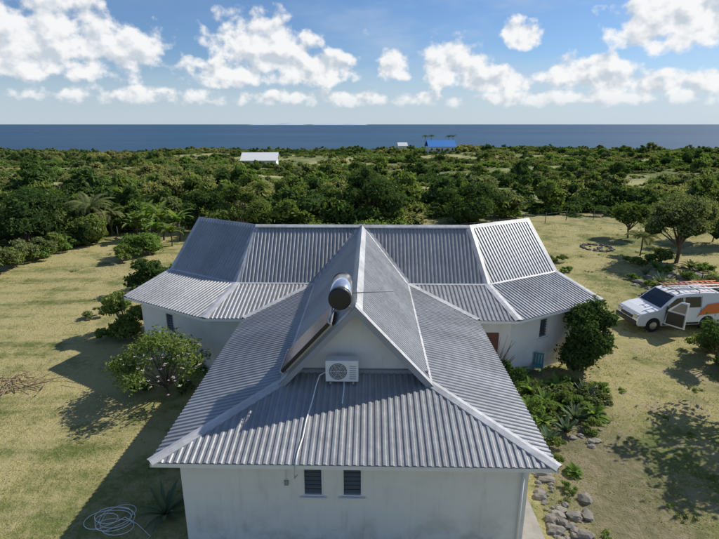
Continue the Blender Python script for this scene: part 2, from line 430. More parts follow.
V,Fc=lbox((5.0,9.0),(0,-1),.9,2.0,1.0,.003,.03); mk('side_door',V,Fc,M_rust,house)
mk('paving_apron',[(4.05,-.6,.012),(4.75,-.6,.012),(4.7,9.0,.012),(4.05,9.0,.012)],[(0,1,2,3)],M_conc,house)
# ---------------------------------------------------------------- AC
ac=empty('air_conditioner',HO,HY)
ax,ay,az=-.36,GW-.42,3.72
box('casing',(ax-.43,ay-.15,az-.3),(ax+.43,ay+.17,az+.3),M_white,ac,bev=.02)
def disc(name,c,r,mat,parent,seg=28,inner=0):
    V=[];Fc=[]
    for k in range(seg):
        t=2*math.pi*k/seg
        V.append((c[0]+r*math.cos(t),c[1],c[2]+r*math.sin(t)))
    if inner:
        for k in range(seg):
            t=2*math.pi*k/seg
            V.append((c[0]+inner*math.cos(t),c[1],c[2]+inner*math.sin(t)))
        Fc=[(k,(k+1)%seg,(k+1)%seg+seg,k+seg) for k in range(seg)]
    else: Fc=[tuple(range(seg))]
    return mk(name,V,Fc,mat,parent)
disc('fan_opening',(ax-.1,ay-.155,az),.235,M_dgrey,ac)
for r_ in (.05,.09,.13,.17,.205,.24): disc('fan_guard',(ax-.1,ay-.162,az),r_+.0045,M_white,ac,inner=r_-.0045)
for k in range(6):
    t=k*math.pi/3
    tube('guard_spoke',[(ax-.1,ay-.165,az),(ax-.1+.24*math.cos(t),ay-.165,az+.24*math.sin(t))],.005,M_white,ac)
for k in range(7): box('vent_slot',(ax+.2,ay-.157,az-.22+k*.06),(ax+.37,ay-.1505,az-.2+k*.06),M_grey,ac)
for sx in (-.3,.3):
    box('bracket',(ax+sx-.02,ay-.2,az-.34),(ax+sx+.02,GW-.003,az-.303),M_steel,ac)
def zs(y): return E+.245*y+.045
tube('refrigerant_line',[(ax-.43,ay,az-.1),(ax-.6,ay,az-.2),(ax-.68,ay-.2,zs(ay-.2)),(ax-.72,1.8,zs(1.8)+.01),(ax-.80,1.2,zs(1.2)+.01),(ax-.82,.7,zs(.7)+.01),(ax-.88,.3,zs(.3)+.01),(ax-.9,-.03,zs(0)),(ax-.93,-.06,2.4),(ax-.92,.3,2.2)],.018,M_white,ac)
tube('drain_hose',[(ax+.05,ay-.1,az-.3),(ax+.06,ay-.25,zs(ay-.25)),(ax+.04,ay-.8,zs(ay-.8))],.014,M_white,ac)
# ---------------------------------------------------------------- solar water heater
sw=empty('solar_water_heater',HO,HY)
def cyl_y(name,c,r,y0,y1,mat,parent,seg=36,dome=.05):
    rings=[(y0-dome,.0),(y0-dome*.9,r*.5),(y0-dome*.45,r*.88),(y0,r),(y1,r),(y1+dome*.45,r*.88),(y1+dome*.9,r*.5),(y1+dome,0)]
    V=[];Fc=[]
    for y,rr in rings:
        for k in range(seg):
            t=2*math.pi*k/seg; V.append((c[0]+max(rr,.002)*math.cos(t),y,c[1]+max(rr,.002)*math.sin(t)))
    for i in range(len(rings)-1):
        for k in range(seg):
            k2=(k+1)%seg; Fc.append((i*seg+k,(i+1)*seg+k,(i+1)*seg+k2,i*seg+k2))
    return mk(name,V,Fc,mat,parent,smooth=True)
tx,tz=-.40,5.68
cyl_y('tank',(tx,tz),.285,2.66,3.85,M_tank,sw)
cyl_y('end_cap',(tx,tz),.292,2.50,2.68,M_black,sw,dome=.03)
cyl_y('end_cap',(tx,tz),.292,3.82,3.92,M_black,sw,dome=.03)
for y in (2.75,3.65):
    tube('tank_leg',[(tx-.2,y,tz-.22),(tx-.32,y,5.46+(tx-.32)*1.086+.02)],.02,M_steel,sw)
    tube('tank_leg',[(tx+.2,y,tz-.22),(tx+.26,y,5.46-abs(tx+.26)*1.086+.02)],.02,M_steel,sw)
sl=Vector((-b_,0,B-RD)).normalized(); sn=Vector((sl.z,0,-sl.x)); 
if sn.z<0: sn=-sn
def slab(name,a,bb,y0,y1,h0,h1,mat):
    o=Vector((0,0,RD)); V=[]
    for y in (y0,y1):
        for s_ in (a,bb):
            for h in (h0,h1): q=o+sl*s_+sn*h; V.append((q.x,y,q.z))
    return mk(name,V,[(0,1,3,2),(4,6,7,5),(0,4,5,1),(2,3,7,6),(0,2,6,4),(1,5,7,3)],mat,sw)
slab('collector_frame',.75,2.65,2.46,3.75,.16,.25,M_black)
slab('collector_glass',.79,2.61,2.50,3.71,.2505,.256,M_coll)
slab('frame_rim',.73,.77,2.44,3.77,.15,.262,M_steel); slab('frame_rim',2.63,2.67,2.44,3.77,.15,.262,M_steel)
for y in (2.6,3.6): slab('support_rail',.8,2.6,y,y+.04,.04,.16,M_steel)
tube('water_pipe',[(tx-.1,2.7,tz-.27),(tx-.35,2.62,5.0),(-.75,2.55,4.85)],.018,M_steel,sw)
an=empty('roof_antenna',HO,HY)
tube('mast',[(.02,2.75,5.42),(.02,2.75,5.86)],.014,M_steel,an)
tube('boom',[(-.1,2.75,5.76),(.96,2.72,5.83)],.014,M_grey,an)
tube('whip',[(.02,2.75,5.8),(.0,2.75,6.5)],.005,M_grey,an)
# ---------------------------------------------------------------- foliage generators
def leaves(rng,lobes,n,size,inner=.72,ujit=.9):
    C=[];Nn=[];LV=[]
    vol=np.array([l[3]*l[4] for l in lobes]); pr=vol/vol.sum()
    for l,pp in zip(lobes,pr):
        k=max(3,int(n*pp)); v=rng.normal(size=(k,3)); v/=np.linalg.norm(v,axis=1,keepdims=True)
        v[:,2]=np.where(v[:,2]<-.35,-v[:,2],v[:,2])
        ph=rng.uniform(0,6,3)
        bump=1+.2*np.sin(v[:,0]*5+ph[0])*np.sin(v[:,1]*6+ph[1])+.14*np.sin(v[:,2]*11+ph[2]+v[:,0]*7)
        rr=rng.uniform(inner,1.06,k)**.7*bump*np.where(rng.uniform(size=k)<.09,1.2,1)
        p=np.array(l[:3])+v*rr[:,None]*np.array([l[3],l[3],l[4]])
        C.append(p);Nn.append(v);LV.append(np.clip(rng.uniform(0,.55,k)+rng.uniform(0,.45),0,1))
    C=np.concatenate(C);Nn=np.concatenate(Nn);LV=np.concatenate(LV); k=len(C)
    nr=Nn+rng.normal(size=(k,3))*ujit+np.array([0,0,.45]); nr/=np.linalg.norm(nr,axis=1,keepdims=True)
    a=np.cross(nr,rng.normal(size=(k,3))); a/=np.linalg.norm(a,axis=1,keepdims=True); bq=np.cross(nr,a)
    s=size*rng.uniform(.5,1.35,k)[:,None]; asp=rng.uniform(.35,.6,k)[:,None]
    V=np.stack([C-a*s,C+bq*s*asp-nr*s*.12,C+a*s,C-bq*s*asp-nr*s*.12],1).reshape(-1,3)
    return V,np.arange(4*k).reshape(-1,4),np.repeat(LV,4)
def ico(sub):
    bm=bmesh.new(); bmesh.ops.create_icosphere(bm,subdivisions=sub,radius=1)
    V=np.array([v.co[:] for v in bm.verts]);Fc=[tuple(v.index for v in f.verts) for f in bm.faces]; bm.free(); return V,Fc
I1=ico(1);I2=ico(2)
def treemesh(name,seed,rad,ht,n,size,nl=7,core=True,leafm=M_leaf,trunk=True,lobr=(.38,.6),base=.35,rtrunk=.12,squash=.8,ujit=.9,inner=.72,top=True,spread=.68,pw=1.0):
    rng=np.random.default_rng(seed)
    lobes=[]
    for i in range(nl):
        t=rng.uniform(0,2*math.pi); r_=rad*math.sqrt(rng.uniform(0,1))*spread
        lr=rad*rng.uniform(*lobr); sq=squash*rng.uniform(.75,1.25); tp=ht-lr*sq
        z=base*ht+(tp-base*ht)*(rng.uniform(.1,1)**pw)*(1-.45*(r_/rad)**2)
        lobes.append((r_*math.cos(t),r_*math.sin(t),z,lr,lr*sq))
    if top: lobes.append((0,0,ht-rad*.5*squash,rad*.5,rad*.5*squash))
    V,Fc,lv=leaves(rng,lobes,n,size,ujit=ujit,inner=inner)
    VV=[V];FF_=[list(map(tuple,Fc))];mi=[1]*len(Fc);A=[lv];off=len(V)
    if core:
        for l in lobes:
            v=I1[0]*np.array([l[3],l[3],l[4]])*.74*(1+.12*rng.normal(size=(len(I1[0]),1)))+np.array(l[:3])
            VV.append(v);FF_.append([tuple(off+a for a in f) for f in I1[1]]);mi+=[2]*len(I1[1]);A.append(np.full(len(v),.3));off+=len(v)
    if trunk:
        bz=base*ht
        segs=[([(0,0,-.2),(rng.normal()*.08,rng.normal()*.08,bz*.6),(rng.normal()*.15,rng.normal()*.15,bz+.2)],rtrunk,rtrunk*.6)]
        for l in lobes: segs.append(([(0,0,bz*.55),(l[0]*.45,l[1]*.45,(bz*.6+l[2])*.5),(l[0],l[1],l[2]+.1)],rtrunk*.5,rtrunk*.12))
        for pts,r1,r2 in segs:
            v,f=tube(None,pts,r1,None,res=5,r2=r2); VV.append(np.array(v));FF_.append([tuple(off+a for a in q) for q in f]);mi+=[0]*len(f);A.append(np.full(len(v),.3));off+=len(v)
    V=np.concatenate(VV);A=np.concatenate(A);Fa=[f for q in FF_ for f in q]
    me=bpy.data.meshes.new(name); me.from_pydata(V.tolist(),[],Fa)
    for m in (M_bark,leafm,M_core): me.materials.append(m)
    me.polygons.foreach_set('material_index',np.array(mi,dtype=np.int32))
    a=me.attributes.new('lv','FLOAT','POINT'); a.data.foreach_set('value',A.astype(np.float32)); me.update()
    return me
def put(name,me,x,y,s=1,rz=None,parent=None,sz=None,dz=0,sy=None):
    o=bpy.data.objects.new(name,me); link(o); z=float(gz(x,y))
    o.location=(x,y,z+dz); o.rotation_euler=(0,0,random.uniform(0,6.28) if rz is None else rz); o.scale=(s,sy or s,sz or s)
    if parent: o.parent=parent
    return o
def G(u,v,z=0):
    dx=(u-359.5)/F; dy=(v-269.5)/F; yy=CP-dy*SP; zz=-SP-dy*CP; t=(H-z)/-zz
    return dx*t,yy*t
# --- scrub mass
scrub=empty('scrub_woodland'); 
pal=[M_leafy,M_leafo,M_leaf,M_leafb,M_leafo,M_leaf,M_leafd,M_leafd]
mids=[treemesh('scrub_tree_mesh',100+i,random.uniform(1.5,2.7),random.uniform(2.3,4.2),950,.20,nl=[7,10,8,12,7,9,12,8][i],leafm=pal[i],base=.12,trunk=False,lobr=[(.25,.5),(.2,.38)][i%2],squash=random.uniform(.7,1.1),top=False,spread=.8) for i in range(8)]
clumps=[treemesh('scrub_clump_mesh',170+i,4.6,random.uniform(1.8,2.9),1700,.21,nl=26,trunk=False,leafm=pal[i],base=.04,lobr=(.12,.30),squash=.65,top=False,spread=1.0,pw=1.4) for i in range(8)]
lows=[treemesh('low_shrub_mesh',150+i,1.7,1.0,360,.16,nl=8,trunk=False,leafm=[M_leafy,M_leafo,M_leaf,M_leafy][i],base=.1,squash=.55,lobr=(.2,.4),top=False,spread=1) for i in range(4)]
fars=[treemesh('scrub_patch_mesh',200+i,9,random.uniform(2.6,4.0),1500,.42,nl=38,lobr=(.07,.24),trunk=False,leafm=pal[i],base=.05,squash=.6,top=False,spread=1.0,pw=1.4) for i in range(8)]
def inclear(x,y,pad=0):
    for a,b2,c,d2 in CLEAR:
        rr=((x-a)/(c+pad))**2+((y-b2)/(d2+pad*.5))**2
        if rr<1+.6*mnoise.noise(Vector((x*.07,y*.1,2))): return True
    return False
def yard(x,y,pad=0):
    back=(46+2*math.sin(x*.3) if x<8 else (54 if x<42 else 0))+pad
    if -25-pad<x<40+pad and y<back: return True
    if x<-25 and y<32+pad: return True
    if x>=40 and y<25+pad: return True
    return False
def pick(px,py,f,sp=2.4):
    a=mnoise.noise(Vector((px*f,py*f*1.4,9)))*1.6+.44
    return int(min(7,max(0,a*7+random.uniform(-sp,sp))))
cnt=0
y=33.0
while y<240:
    step=5.0+y*.007
    xm=.80*y+8; x=-xm+random.uniform(0,step)
    while x<xm:
        px=x+random.uniform(-2.4,2.4); py=y+random.uniform(-2.4,2.4)
        if not yard(px,py,2.6):
            dn=mnoise.noise(Vector((px*.03,py*.045,3.1)))+.6*mnoise.noise(Vector((px*.09,py*.12,7)))
            cl=inclear(px,py)
            if not cl and (dn>-.08 or py<68):
                s=random.uniform(.7,1.15); put('shrub_clump',clumps[pick(px,py,.03)],px,py,s,parent=scrub,sz=s*random.uniform(.5,1.1)*(1+.5*dn),sy=s*random.uniform(.75,1.2)); cnt+=1
            elif random.random()<(.25 if cl else .6): put('shrub',random.choice(lows),px,py,random.uniform(.4,1.4),parent=scrub); cnt+=1
        x+=step
    y+=step*.9
for i in range(1150):
    py=44+190*random.random()**1.15; px=random.uniform(-1,1)*(.8*py+6)
    if yard(px,py,.8) or inclear(px,py,1): continue
    dn=mnoise.noise(Vector((px*.03,py*.045,3.1)))+.6*mnoise.noise(Vector((px*.09,py*.12,7)))
    if dn<-.08 and py>68 and random.random()<.8: continue
    s=random.choice([.6,.7,.8,.95,1.2,1.55]); k=pick(px,py,.03,3.4)
    if py<62 and random.random()<.5: k=random.choice([5,7,6,2])
    put('tree',mids[k],px,py,s,parent=scrub,sz=s*random.uniform(.75,1.15),sy=s*random.uniform(.75,1.3)); cnt+=1
y=240.0
while y<655:
    step=10.5
    xm=.80*y+10; x=-xm+random.uniform(0,step)
    while x<xm:
        px=x+random.uniform(-5,5); py=y+random.uniform(-4,4)
        if not inclear(px,py,2) and mnoise.noise(Vector((px*.013,py*.02,1.7)))>-.22:
            s=random.uniform(.6,1.15); put('scrub_patch',fars[pick(px,py,.012)],px,py,s,parent=scrub,sz=s*random.choice([.4,.6,.8,1.0,1.3]),sy=s*random.uniform(.7,1.4)); cnt+=1
            if random.random()<.4: put('tree',random.choice(mids[3:]),px+random.uniform(-5,5),py,random.uniform(1.1,1.8),parent=scrub); cnt+=1
        elif random.random()<.5: put('shrub',random.choice(lows),px,py,random.uniform(.8,2),parent=scrub)
        x+=step
    y+=step*.9
print('scrub',cnt)
# --- individual trees round the house
def tree_at(name,u,v,wpx,hpx,seed,leafm=M_leaf,n=9000,size=.10,base=.3,nl=10,core=True,squash=.8,rt=.1,inner=.72,dens=.7,lobr=(.24,.46),top=False,spread=.8):
    x,y=G(u,v); dep=y*CP+H*SP; rad=wpx*dep/F/2; ht=hpx*dep/F*1.03
    me=treemesh(name,seed,rad,ht,int(n*dens),size,nl=nl,core=core,leafm=leafm,base=base,squash=squash,rtrunk=rt,inner=inner,lobr=lobr,top=top,spread=spread)
    return put(name,me,x,y,1,0)
tree_at('round_tree',676,262,76,68,1,M_leafo,15000,.085,base=.42,nl=18,rt=.16,lobr=(.24,.42),spread=.72)
tree_at('small_tree',628,238,36,42,2,M_leaf,7000,.10,base=.35,nl=12)
tree_at('garden_shrub',583,371,60,76,3,M_leafd,14000,.07,base=.12,nl=24,squash=1.0,lobr=(.24,.44),spread=.66)
tree_at('flowering_shrub',168,396,104,74,4,M_leaf,7600,.07,base=.22,nl=26,core=False,inner=.1,squash=.75,rt=.05,lobr=(.16,.34),spread=.85)
tree_at('garden_shrub',128,335,48,46,5,M_leaf,8000,.08,base=.1,nl=13)
tree_at('garden_shrub',157,292,52,36,6,M_leafd,7000,.09,base=.1,nl=12)
tree_at('garden_shrub',150,255,42,26,7,M_leafb,6000,.09,base=.1)
tree_at('garden_shrub',122,262,22,20,77,M_leaf,3500,.09,base=.1)
tree_at('leafy_tree',243,236,60,64,8,M_leaf,9000,.12,base=.2,nl=16,lobr=(.18,.36))
tree_at('leafy_tree',372,222,66,56,9,M_leafd,8000,.13,base=.15,nl=16)
tree_at('leafy_tree',28,250,80,66,10,M_leafd,10000,.13,base=.1,nl=18)
tree_at('leafy_tree',86,246,36,34,16,M_leaf,5000,.12,base=.15)
tree_at('leafy_tree',470,224,66,44,11,M_leafd,8000,.13,base=.1,nl=16)
tree_at('leafy_tree',205,232,44,44,18,M_leafd,6000,.12,base=.15)
tree_at('leafy_tree',712,242,60,72,12,M_leaf,9000,.12,base=.15,nl=15)
tree_at('garden_shrub',722,366,58,52,13,M_leafd,8000,.06,base=.05,squash=.9,nl=18,lobr=(.2,.36))
tree_at('garden_shrub',706,352,38,28,19,M_leaf,5000,.06,base=.05,nl=14,lobr=(.22,.38))
tree_at('garden_shrub',508,392,26,34,14,M_leafd,4000,.06,base=.1)
tree_at('garden_shrub',712,300,30,24,15,M_leafo,3000,.07,base=.1)
tree_at('garden_shrub',660,262,28,16,21,M_leaf,3000,.07,base=.1)
# pale blossoms on the flowering shrub beside the left wing
fx,fy=G(168,396); rng=np.random.default_rng(77); V=[];Fc=[]
for i in range(110):
    a=rng.uniform(0,6.28); r_=1.75*math.sqrt(rng.uniform(.15,1)); z=2.55*(1-.42*(r_/1.75)**2)*rng.uniform(.62,1.0); c_=np.array([r_*math.cos(a),r_*math.sin(a),z]); s_=rng.uniform(.03,.055)
    for k in range(4):
        t=k*1.571+a; q=np.array([math.cos(t),math.sin(t),.35]); k0=len(V); sdv=np.array([-math.sin(t),math.cos(t),0])*.45
        V+=[c_,c_+(q+sdv)*s_,c_+q*s_*1.6,c_+(q-sdv)*s_]; Fc.append((k0,k0+1,k0+2,k0+3))
bl_=mk('blossoms',V,Fc,M_petal); bl_.parent=bpy.data.objects['flowering_shrub']
shade=treemesh('shade_tree',31,3.1,5.2,3800,.12,nl=20,core=False,leafm=M_leafd,base=.45,lobr=(.14,.30),inner=.3,rtrunk=.14,spread=.8)
put('shade_tree',shade,14.8,15.3,1,0)
# --- blade plants
def blades(name,x,y,n,L,w,rise,droop,mat,seed,zb=0,stem=0,pinn=False):
    rng=np.random.default_rng(seed); V=[];Fc=[];A=[];mi=[]
    for i in range(n):
        t=2*math.pi*i*.381966+rng.uniform(-.3,.3); l=L*rng.uniform(.75,1.1); r0=rise*rng.uniform(.45,1.25)+ (0 if i<n*.6 else .35)
        dr=droop*rng.uniform(.7,1.3); dirv=np.array([math.cos(t),math.sin(t),0]); sd=np.array([-math.sin(t),math.cos(t),0])
        K=9; pp=[]; pos=np.array([0,0,stem+zb]); ang=min(1.5,r0)
        for k in range(K+1):
            pp.append(pos.copy()); pos=pos+(dirv*math.cos(ang)+np.array([0,0,1])*math.sin(ang))*l/K; ang-=dr/K
        lvv=rng.uniform(0,1)
        if not pinn:
            k0=len(V)
            for k,p in enumerate(pp):
                f=k/K; ww=w*max(.02,math.sin(math.pi*min(1,.18+f*.82))**.7)*rng.uniform(.8,1.1)
                up=np.array([0,0,.25*ww])
                V+= [p-sd*ww+up,p,p+sd*ww+up]; A+=[lvv]*3
            for k in range(K):
                a=k0+3*k; Fc+=[(a,a+1,a+4,a+3),(a+1,a+2,a+5,a+4)]; mi+=[1,1]
        else:
            v,f=tube(None,[tuple(p) for p in pp],.018,None,res=4,r2=.004); k0=len(V); V+=[np.array(q) for q in v]; A+=[lvv]*len(v); Fc+=[tuple(k0+a for a in q) for q in f]; mi+=[1]*len(f)
            for k in range(14*2):
                f_=.12+.86*k/28; q=f_*K; ii=min(K-1,int(q)); p=pp[ii]+(pp[ii+1]-pp[ii])*(q-ii); tdir=(pp[ii+1]-pp[ii]); tdir/=np.linalg.norm(tdir)
                ll=w*math.sin(math.pi*(.15+.8*f_))*rng.uniform(.85,1.1)
                for sg in (-1,1):
                    e=p+(sd*sg*.85+tdir*.5+np.array([0,0,-.35]))*ll; k0=len(V); m_=(p+e)/2+np.array([0,0,.03])
                    V+=[p,m_+tdir*.03,e,m_-tdir*.03]; A+=[lvv]*4; Fc.append((k0,k0+1,k0+2,k0+3)); mi.append(1)
    if stem:
        v,f=tube(None,[(0,0,-.1),(.05,.03,stem*.5),(0,0,stem+.05)],.13 if stem>1.5 else .08,None,res=8,r2=.09 if stem>1.5 else .05); k0=len(V); V+=[np.array(q) for q in v]; A+=[.3]*len(v); Fc+=[tuple(k0+a for a in q) for q in f]; mi+=[0]*len(f)
    z=float(gz(x,y))
    return mk(name,V,Fc,[M_bark,mat],None,mi,smooth=False,loc=(x,y,z),attr=A)
for i,(u,v,s) in enumerate([(150,238,1.0),(164,240,1.15),(180,241,1.0),(138,241,.8),(158,245,.8),(172,246,.7)]):
    x,y=G(u,v); blades('banana_plant',x,y,13,2.2*s,.24,1.15,1.7,M_leaf if i%2 else M_leafb,300+i,stem=1.6*s)
for i,(u,v,s) in enumerate([(93,240,1.15),(640,255,.6),(112,236,.8)]):
    x,y=G(u,v); blades('palm_tree',x,y,18,2.4*s,.5,1.0,1.9,M_leafo,320+i,stem=2.4*s,pinn=True)
k=0
for (u,v,L,mat,nm) in [(166,515,.95,M_agave,'agave_plant'),(520,388,.8,M_leafb,'garden_plant'),(532,398,.9,M_leafb,'garden_plant'),(545,408,.85,M_leafb,'garden_plant'),(556,392,.8,M_leafb,'garden_plant'),(528,412,.7,M_leafb,'garden_plant'),(541,424,.6,M_leafb,'garden_plant'),(585,400,.8,M_agave,'agave_plant'),(575,420,.7,M_agave,'agave_plant'),(592,418,.7,M_leafb,'garden_plant'),(566,432,.6,M_agave,'agave_plant'),(573,474,.35,M_leafb,'garden_plant'),(518,376,.7,M_leafb,'garden_plant'),(548,440,.5,M_agave,'agave_plant'),
   (645,275,.8,M_agave,'agave_plant'),(660,284,.9,M_agave,'agave_plant'),(682,277,.8,M_agave,'agave_plant'),(700,287,1.0,M_agave,'agave_plant'),(672,292,.7,M_agave,'agave_plant'),(655,268,.7,M_leafb,'garden_plant'),(712,280,.9,M_leafo,'garden_plant'),(690,268,.9,M_leafo,'garden_plant')]:
    x,y=G(u,v); k+=1
    if 'agave' in nm: blades(nm,x,y,22,L,.06,1.0,.5,mat,400+k)
    else: blades(nm,x,y,26,L,.10,1.1,1.4,mat,400+k)
low_bed=[treemesh('bed_shrub_mesh',500+i,.55,.6,900,.05,nl=9,trunk=False,leafm=[M_leafb,M_leaf,M_leafo][i],base=.1,lobr=(.2,.42),top=False,spread=.9) for i in range(3)]
bed=empty('garden_bed_shrubs')
for (u,v,s) in [(513,382,1),(524,396,1.1),(537,412,1.1),(550,418,.9),(560,405,1),(548,398,1.2),(580,410,1),(600,405,.9),(590,430,.7),(555,446,.6),(600,392,.8),(640,266,1.2),(665,272,1),(690,282,1.2),(705,272,1.3),(650,286,.8),(715,292,1.2),(648,298,.7),(557,463,.5),(568,490,.4),(500,372,.9),
   (576,395,1.1),(566,388,1),(200,372,.9),(215,360,.8),(95,318,1),(108,340,1.1),(140,345,.9),(120,366,.7),(140,392,.8),(185,392,.8),(628,262,.8),(634,280,.8),(676,300,.7),(560,262,1.0),(566,272,.8),(548,262,.9)]:
    x,y=G(u,v); put('bed_shrub',random.choice(low_bed),x,y,s,parent=bed)
rng=np.random.default_rng(9); V=[];Fc=[]
bx,by=hw(5.3,8.55)[:2]
for i in range(60):
    t=rng.uniform(0,6.28); l=rng.uniform(.8,2.2); q=[(rng.normal()*.1,rng.normal()*.06,0),(math.cos(t)*.25,math.sin(t)*.15-.05,l*.5),(math.cos(t)*.7+rng.normal()*.1,math.sin(t)*.2-.1,l)]
    v,f=tube(None,q,.014,None,res=4,r2=.005); k0=len(V); V+=v; Fc+=[tuple(k0+a for a in z) for z in f]
mk('dry_bush',V,Fc,M_rust,loc=(bx,by,0))
# ---------------------------------------------------------------- rocks
def rocks(name,lst,mat=M_rock,seed=5):
    rng=np.random.default_rng(seed); V=[];Fc=[]
    for x,y,s in lst:
        k0=len(V); ph=rng.uniform(0,10,3); sc=np.array([rng.uniform(.8,1.3),rng.uniform(.7,1.1),rng.uniform(.45,.8)])*s
        for v in I2[0]:
            nz=mnoise.noise(Vector((v*1.3+ph).tolist()))*.5+mnoise.noise(Vector((v*3.5+ph).tolist()))*.3
            p=v*(1+nz)*sc; V.append((p[0]+x,p[1]+y,p[2]+s*.12+float(gz(x,y))))
        Fc+=[tuple(k0+a for a in f) for f in I2[1]]
    return mk(name,V,Fc,mat)
L=[]
for i in range(44):
    v=472+i*1.8; x,y=G(541+(v-478)*.33+random.uniform(-7,9),v); L.append((x,y,random.choice([.04,.06,.08,.12,.2])))
for i in range(20): 
    x,y=G(random.uniform(548,590),random.uniform(495,538)); L.append((x,y,random.uniform(.03,.2)))
for i in range(14):
    x,y=G(random.uniform(565,600),random.uniform(428,450)); L.append((x,y,random.uniform(.05,.14)))
rocks('rocks',L)
L=[]
for i in range(34):
    t=i/34; x,y=G(634+85*t+random.uniform(-5,5),263+38*random.random()); L.append((x,y,random.uniform(.12,.4)))
rocks('garden_rocks',L,seed=8)
cx,cy=G(597,248); rocks('fire_pit',[(cx+1.15*math.cos(a),cy+1.15*math.sin(a),.2) for a in np.linspace(0,6.28,16)[:-1]]+[(cx+random.uniform(-.5,.5),cy+random.uniform(-.5,.5),.12) for _ in range(6)],simple('sooty_stone',(.09,.085,.08),.9,var=.5),seed=3)
# ---------------------------------------------------------------- grass
def grass(n):
    rng=np.random.default_rng(3)
    yy=7+(50-7)*rng.uniform(0,1,n)**1.7; xx=rng.uniform(-1,1,n)*(yy*.78+3)
    c,s=math.cos(-HY),math.sin(-HY); lx=c*(xx-HO[0])-s*(yy-HO[1]); ly=s*(xx-HO[0])+c*(yy-HO[1])
    ins=((abs(lx)<4.1)&(ly>.4)&(ly<17))|((abs(lx)<9.5)&(ly>9)&(ly<17.5))|((lx>3.9)&(lx<5.0)&(ly>-1)&(ly<9.5))
    cl=np.sin(xx*1.3+2*np.sin(yy*.7))+np.sin(yy*1.7+1.5*np.sin(xx*.9))+rng.normal(size=n)*.9
    kp=(~ins)&(cl>-.3)&(np.abs(xx)<np.where(xx<0,25,40)); xx=xx[kp];yy=yy[kp]; n=len(xx)
    tuft=rng.uniform(0,1,n)<.05
    h=rng.uniform(.02,.06,n)*(1+yy*.012); h=np.where(tuft,h*1.8,h)
    a=rng.uniform(0,6.28,n); ln=rng.normal(size=(n,2))*h[:,None]*.7; w=.006+yy*.00045
    z=gz(xx,yy)
    b0=np.stack([xx-np.cos(a)*w,yy-np.sin(a)*w,z],1); b1=np.stack([xx+np.cos(a)*w,yy+np.sin(a)*w,z],1); tp=np.stack([xx+ln[:,0],yy+ln[:,1],z+h],1)
    V=np.stack([b0,b1,tp],1).reshape(-1,3)
    me=bpy.data.meshes.new('grass'); me.from_pydata(V.tolist(),[],np.arange(3*n).reshape(-1,3).tolist()); me.materials.append(M_blade)
    lv=np.clip(.5+.25*np.sin(xx*.35)*np.sin(yy*.3)+rng.normal(size=n)*.25,0,1)
    at=me.attributes.new('lv','FLOAT','POINT'); at.data.foreach_set('value',np.repeat(lv,3).astype(np.float32)); me.update()
    link(bpy.data.objects.new('grass',me))
grass(110000)
wd=empty('lawn_weeds')
wm=[treemesh('weed_mesh',600+i,.3,.12,150,.04,nl=6,trunk=False,core=False,leafm=[M_leaf,M_leafb,M_leafo][i],base=.1,lobr=(.2,.4),inner=.1,top=False,spread=1) for i in range(3)]
for i in range(260):
    y=8+40*random.random()**1.2; x=random.uniform(-1,1)*(y*.75+2)
    c,s=math.cos(-HY),math.sin(-HY); lx=c*(x-HO[0])-s*(y-HO[1]); ly=s*(x-HO[0])+c*(y-HO[1])
    if (abs(lx)<5.2 and -.2<ly<18) or (abs(lx)<10.6 and 8<ly<18.5) or x<-24: continue
    if x<0 and random.random()<.75: continue
    put('weed',random.choice(wm),x,y,random.uniform(.25,.9),parent=wd)
# ---------------------------------------------------------------- fence
def fence(name,pts,step=3.0,h=1.1):
    e=empty(name); 
    for a,b2 in zip(pts[:-1],pts[1:]):
        a=Vector(a);b2=Vector(b2);L=(b2-a).length;n=int(L/step)
        for i in range(n+1):
            p=a.lerp(b2,i/n); z=float(gz(p.x,p.y)); tube('post',[(p.x,p.y,z-.2),(p.x+random.uniform(-.04,.04),p.y,z+h+random.uniform(-.15,.1))],.035,M_wood,e)
        for hh in (.35,.7,1.0):
            tube('wire',[(p.x,p.y,float(gz(p.x,p.y))+hh) for p in [a.lerp(b2,i/n) for i in range(n+1)]],.005,M_wire,e,res=4)
fence('wire_fence',[(-22,44.5),(8,44.8),(22,52.5),(34,53.5)])
hedge=empty('hedge')
for i in range(26):
    t=i/25; x,y=-25.6+2.2*t,27+17*t; put('hedge_bush',random.choice(mids[2:7]),x+random.uniform(-.3,.3),y,random.uniform(.42,.6),parent=hedge)
# ---------------------------------------------------------------- distant buildings
def small_house(name,u,yd,w,dp,h,rh,rm,lift=0):
    z=float(gz((u-359.5)/F*yd,yd)); x=(u-359.5)/F*(yd*CP+(H-z)*SP); e=empty(name,(x,yd,z+lift),R(4))
    box('wall_block',(-w/2,-dp/2,-2),(w/2,dp/2,h),M_wall,e)
    o=.7; V=[(-w/2-o,-dp/2-o,h-.15),(w/2+o,-dp/2-o,h-.15),(w/2+o,0,h+rh),(-w/2-o,0,h+rh),(w/2+o,dp/2+o,h-.15),(-w/2-o,dp/2+o,h-.15)]
    r=mk('roof',V,[(0,1,2,3),(3,2,4,5)],rm,e); s=r.modifiers.new('s','SOLIDIFY'); s.thickness=.12
    n=int(w/3)
    for i in range(n):
        xx=-w/2+w*(i+.5)/n; box('window',(xx-.5,-dp/2-.03,1),(xx+.5,-dp/2-.004,2.1),M_dark,e)
    box('door',(-.45,-dp/2-.035,0),(.45,-dp/2-.004,2.05),M_wood,e)
    for k in range(9):
        a=-w/2-2+(w+4)*k/8; o2=put('shrub',mids[random.choice([2,3,4,5])],x+a,yd-dp/2-random.uniform(2.5,5),random.uniform(.7,1.0),parent=scrub)
    return e
small_house('white_roofed_house',261,200,12.8,10,2.8,2.6,M_whroof,.1)
small_house('blue_roofed_house',440,316,16,11,3.2,3.6,M_blue,.2)
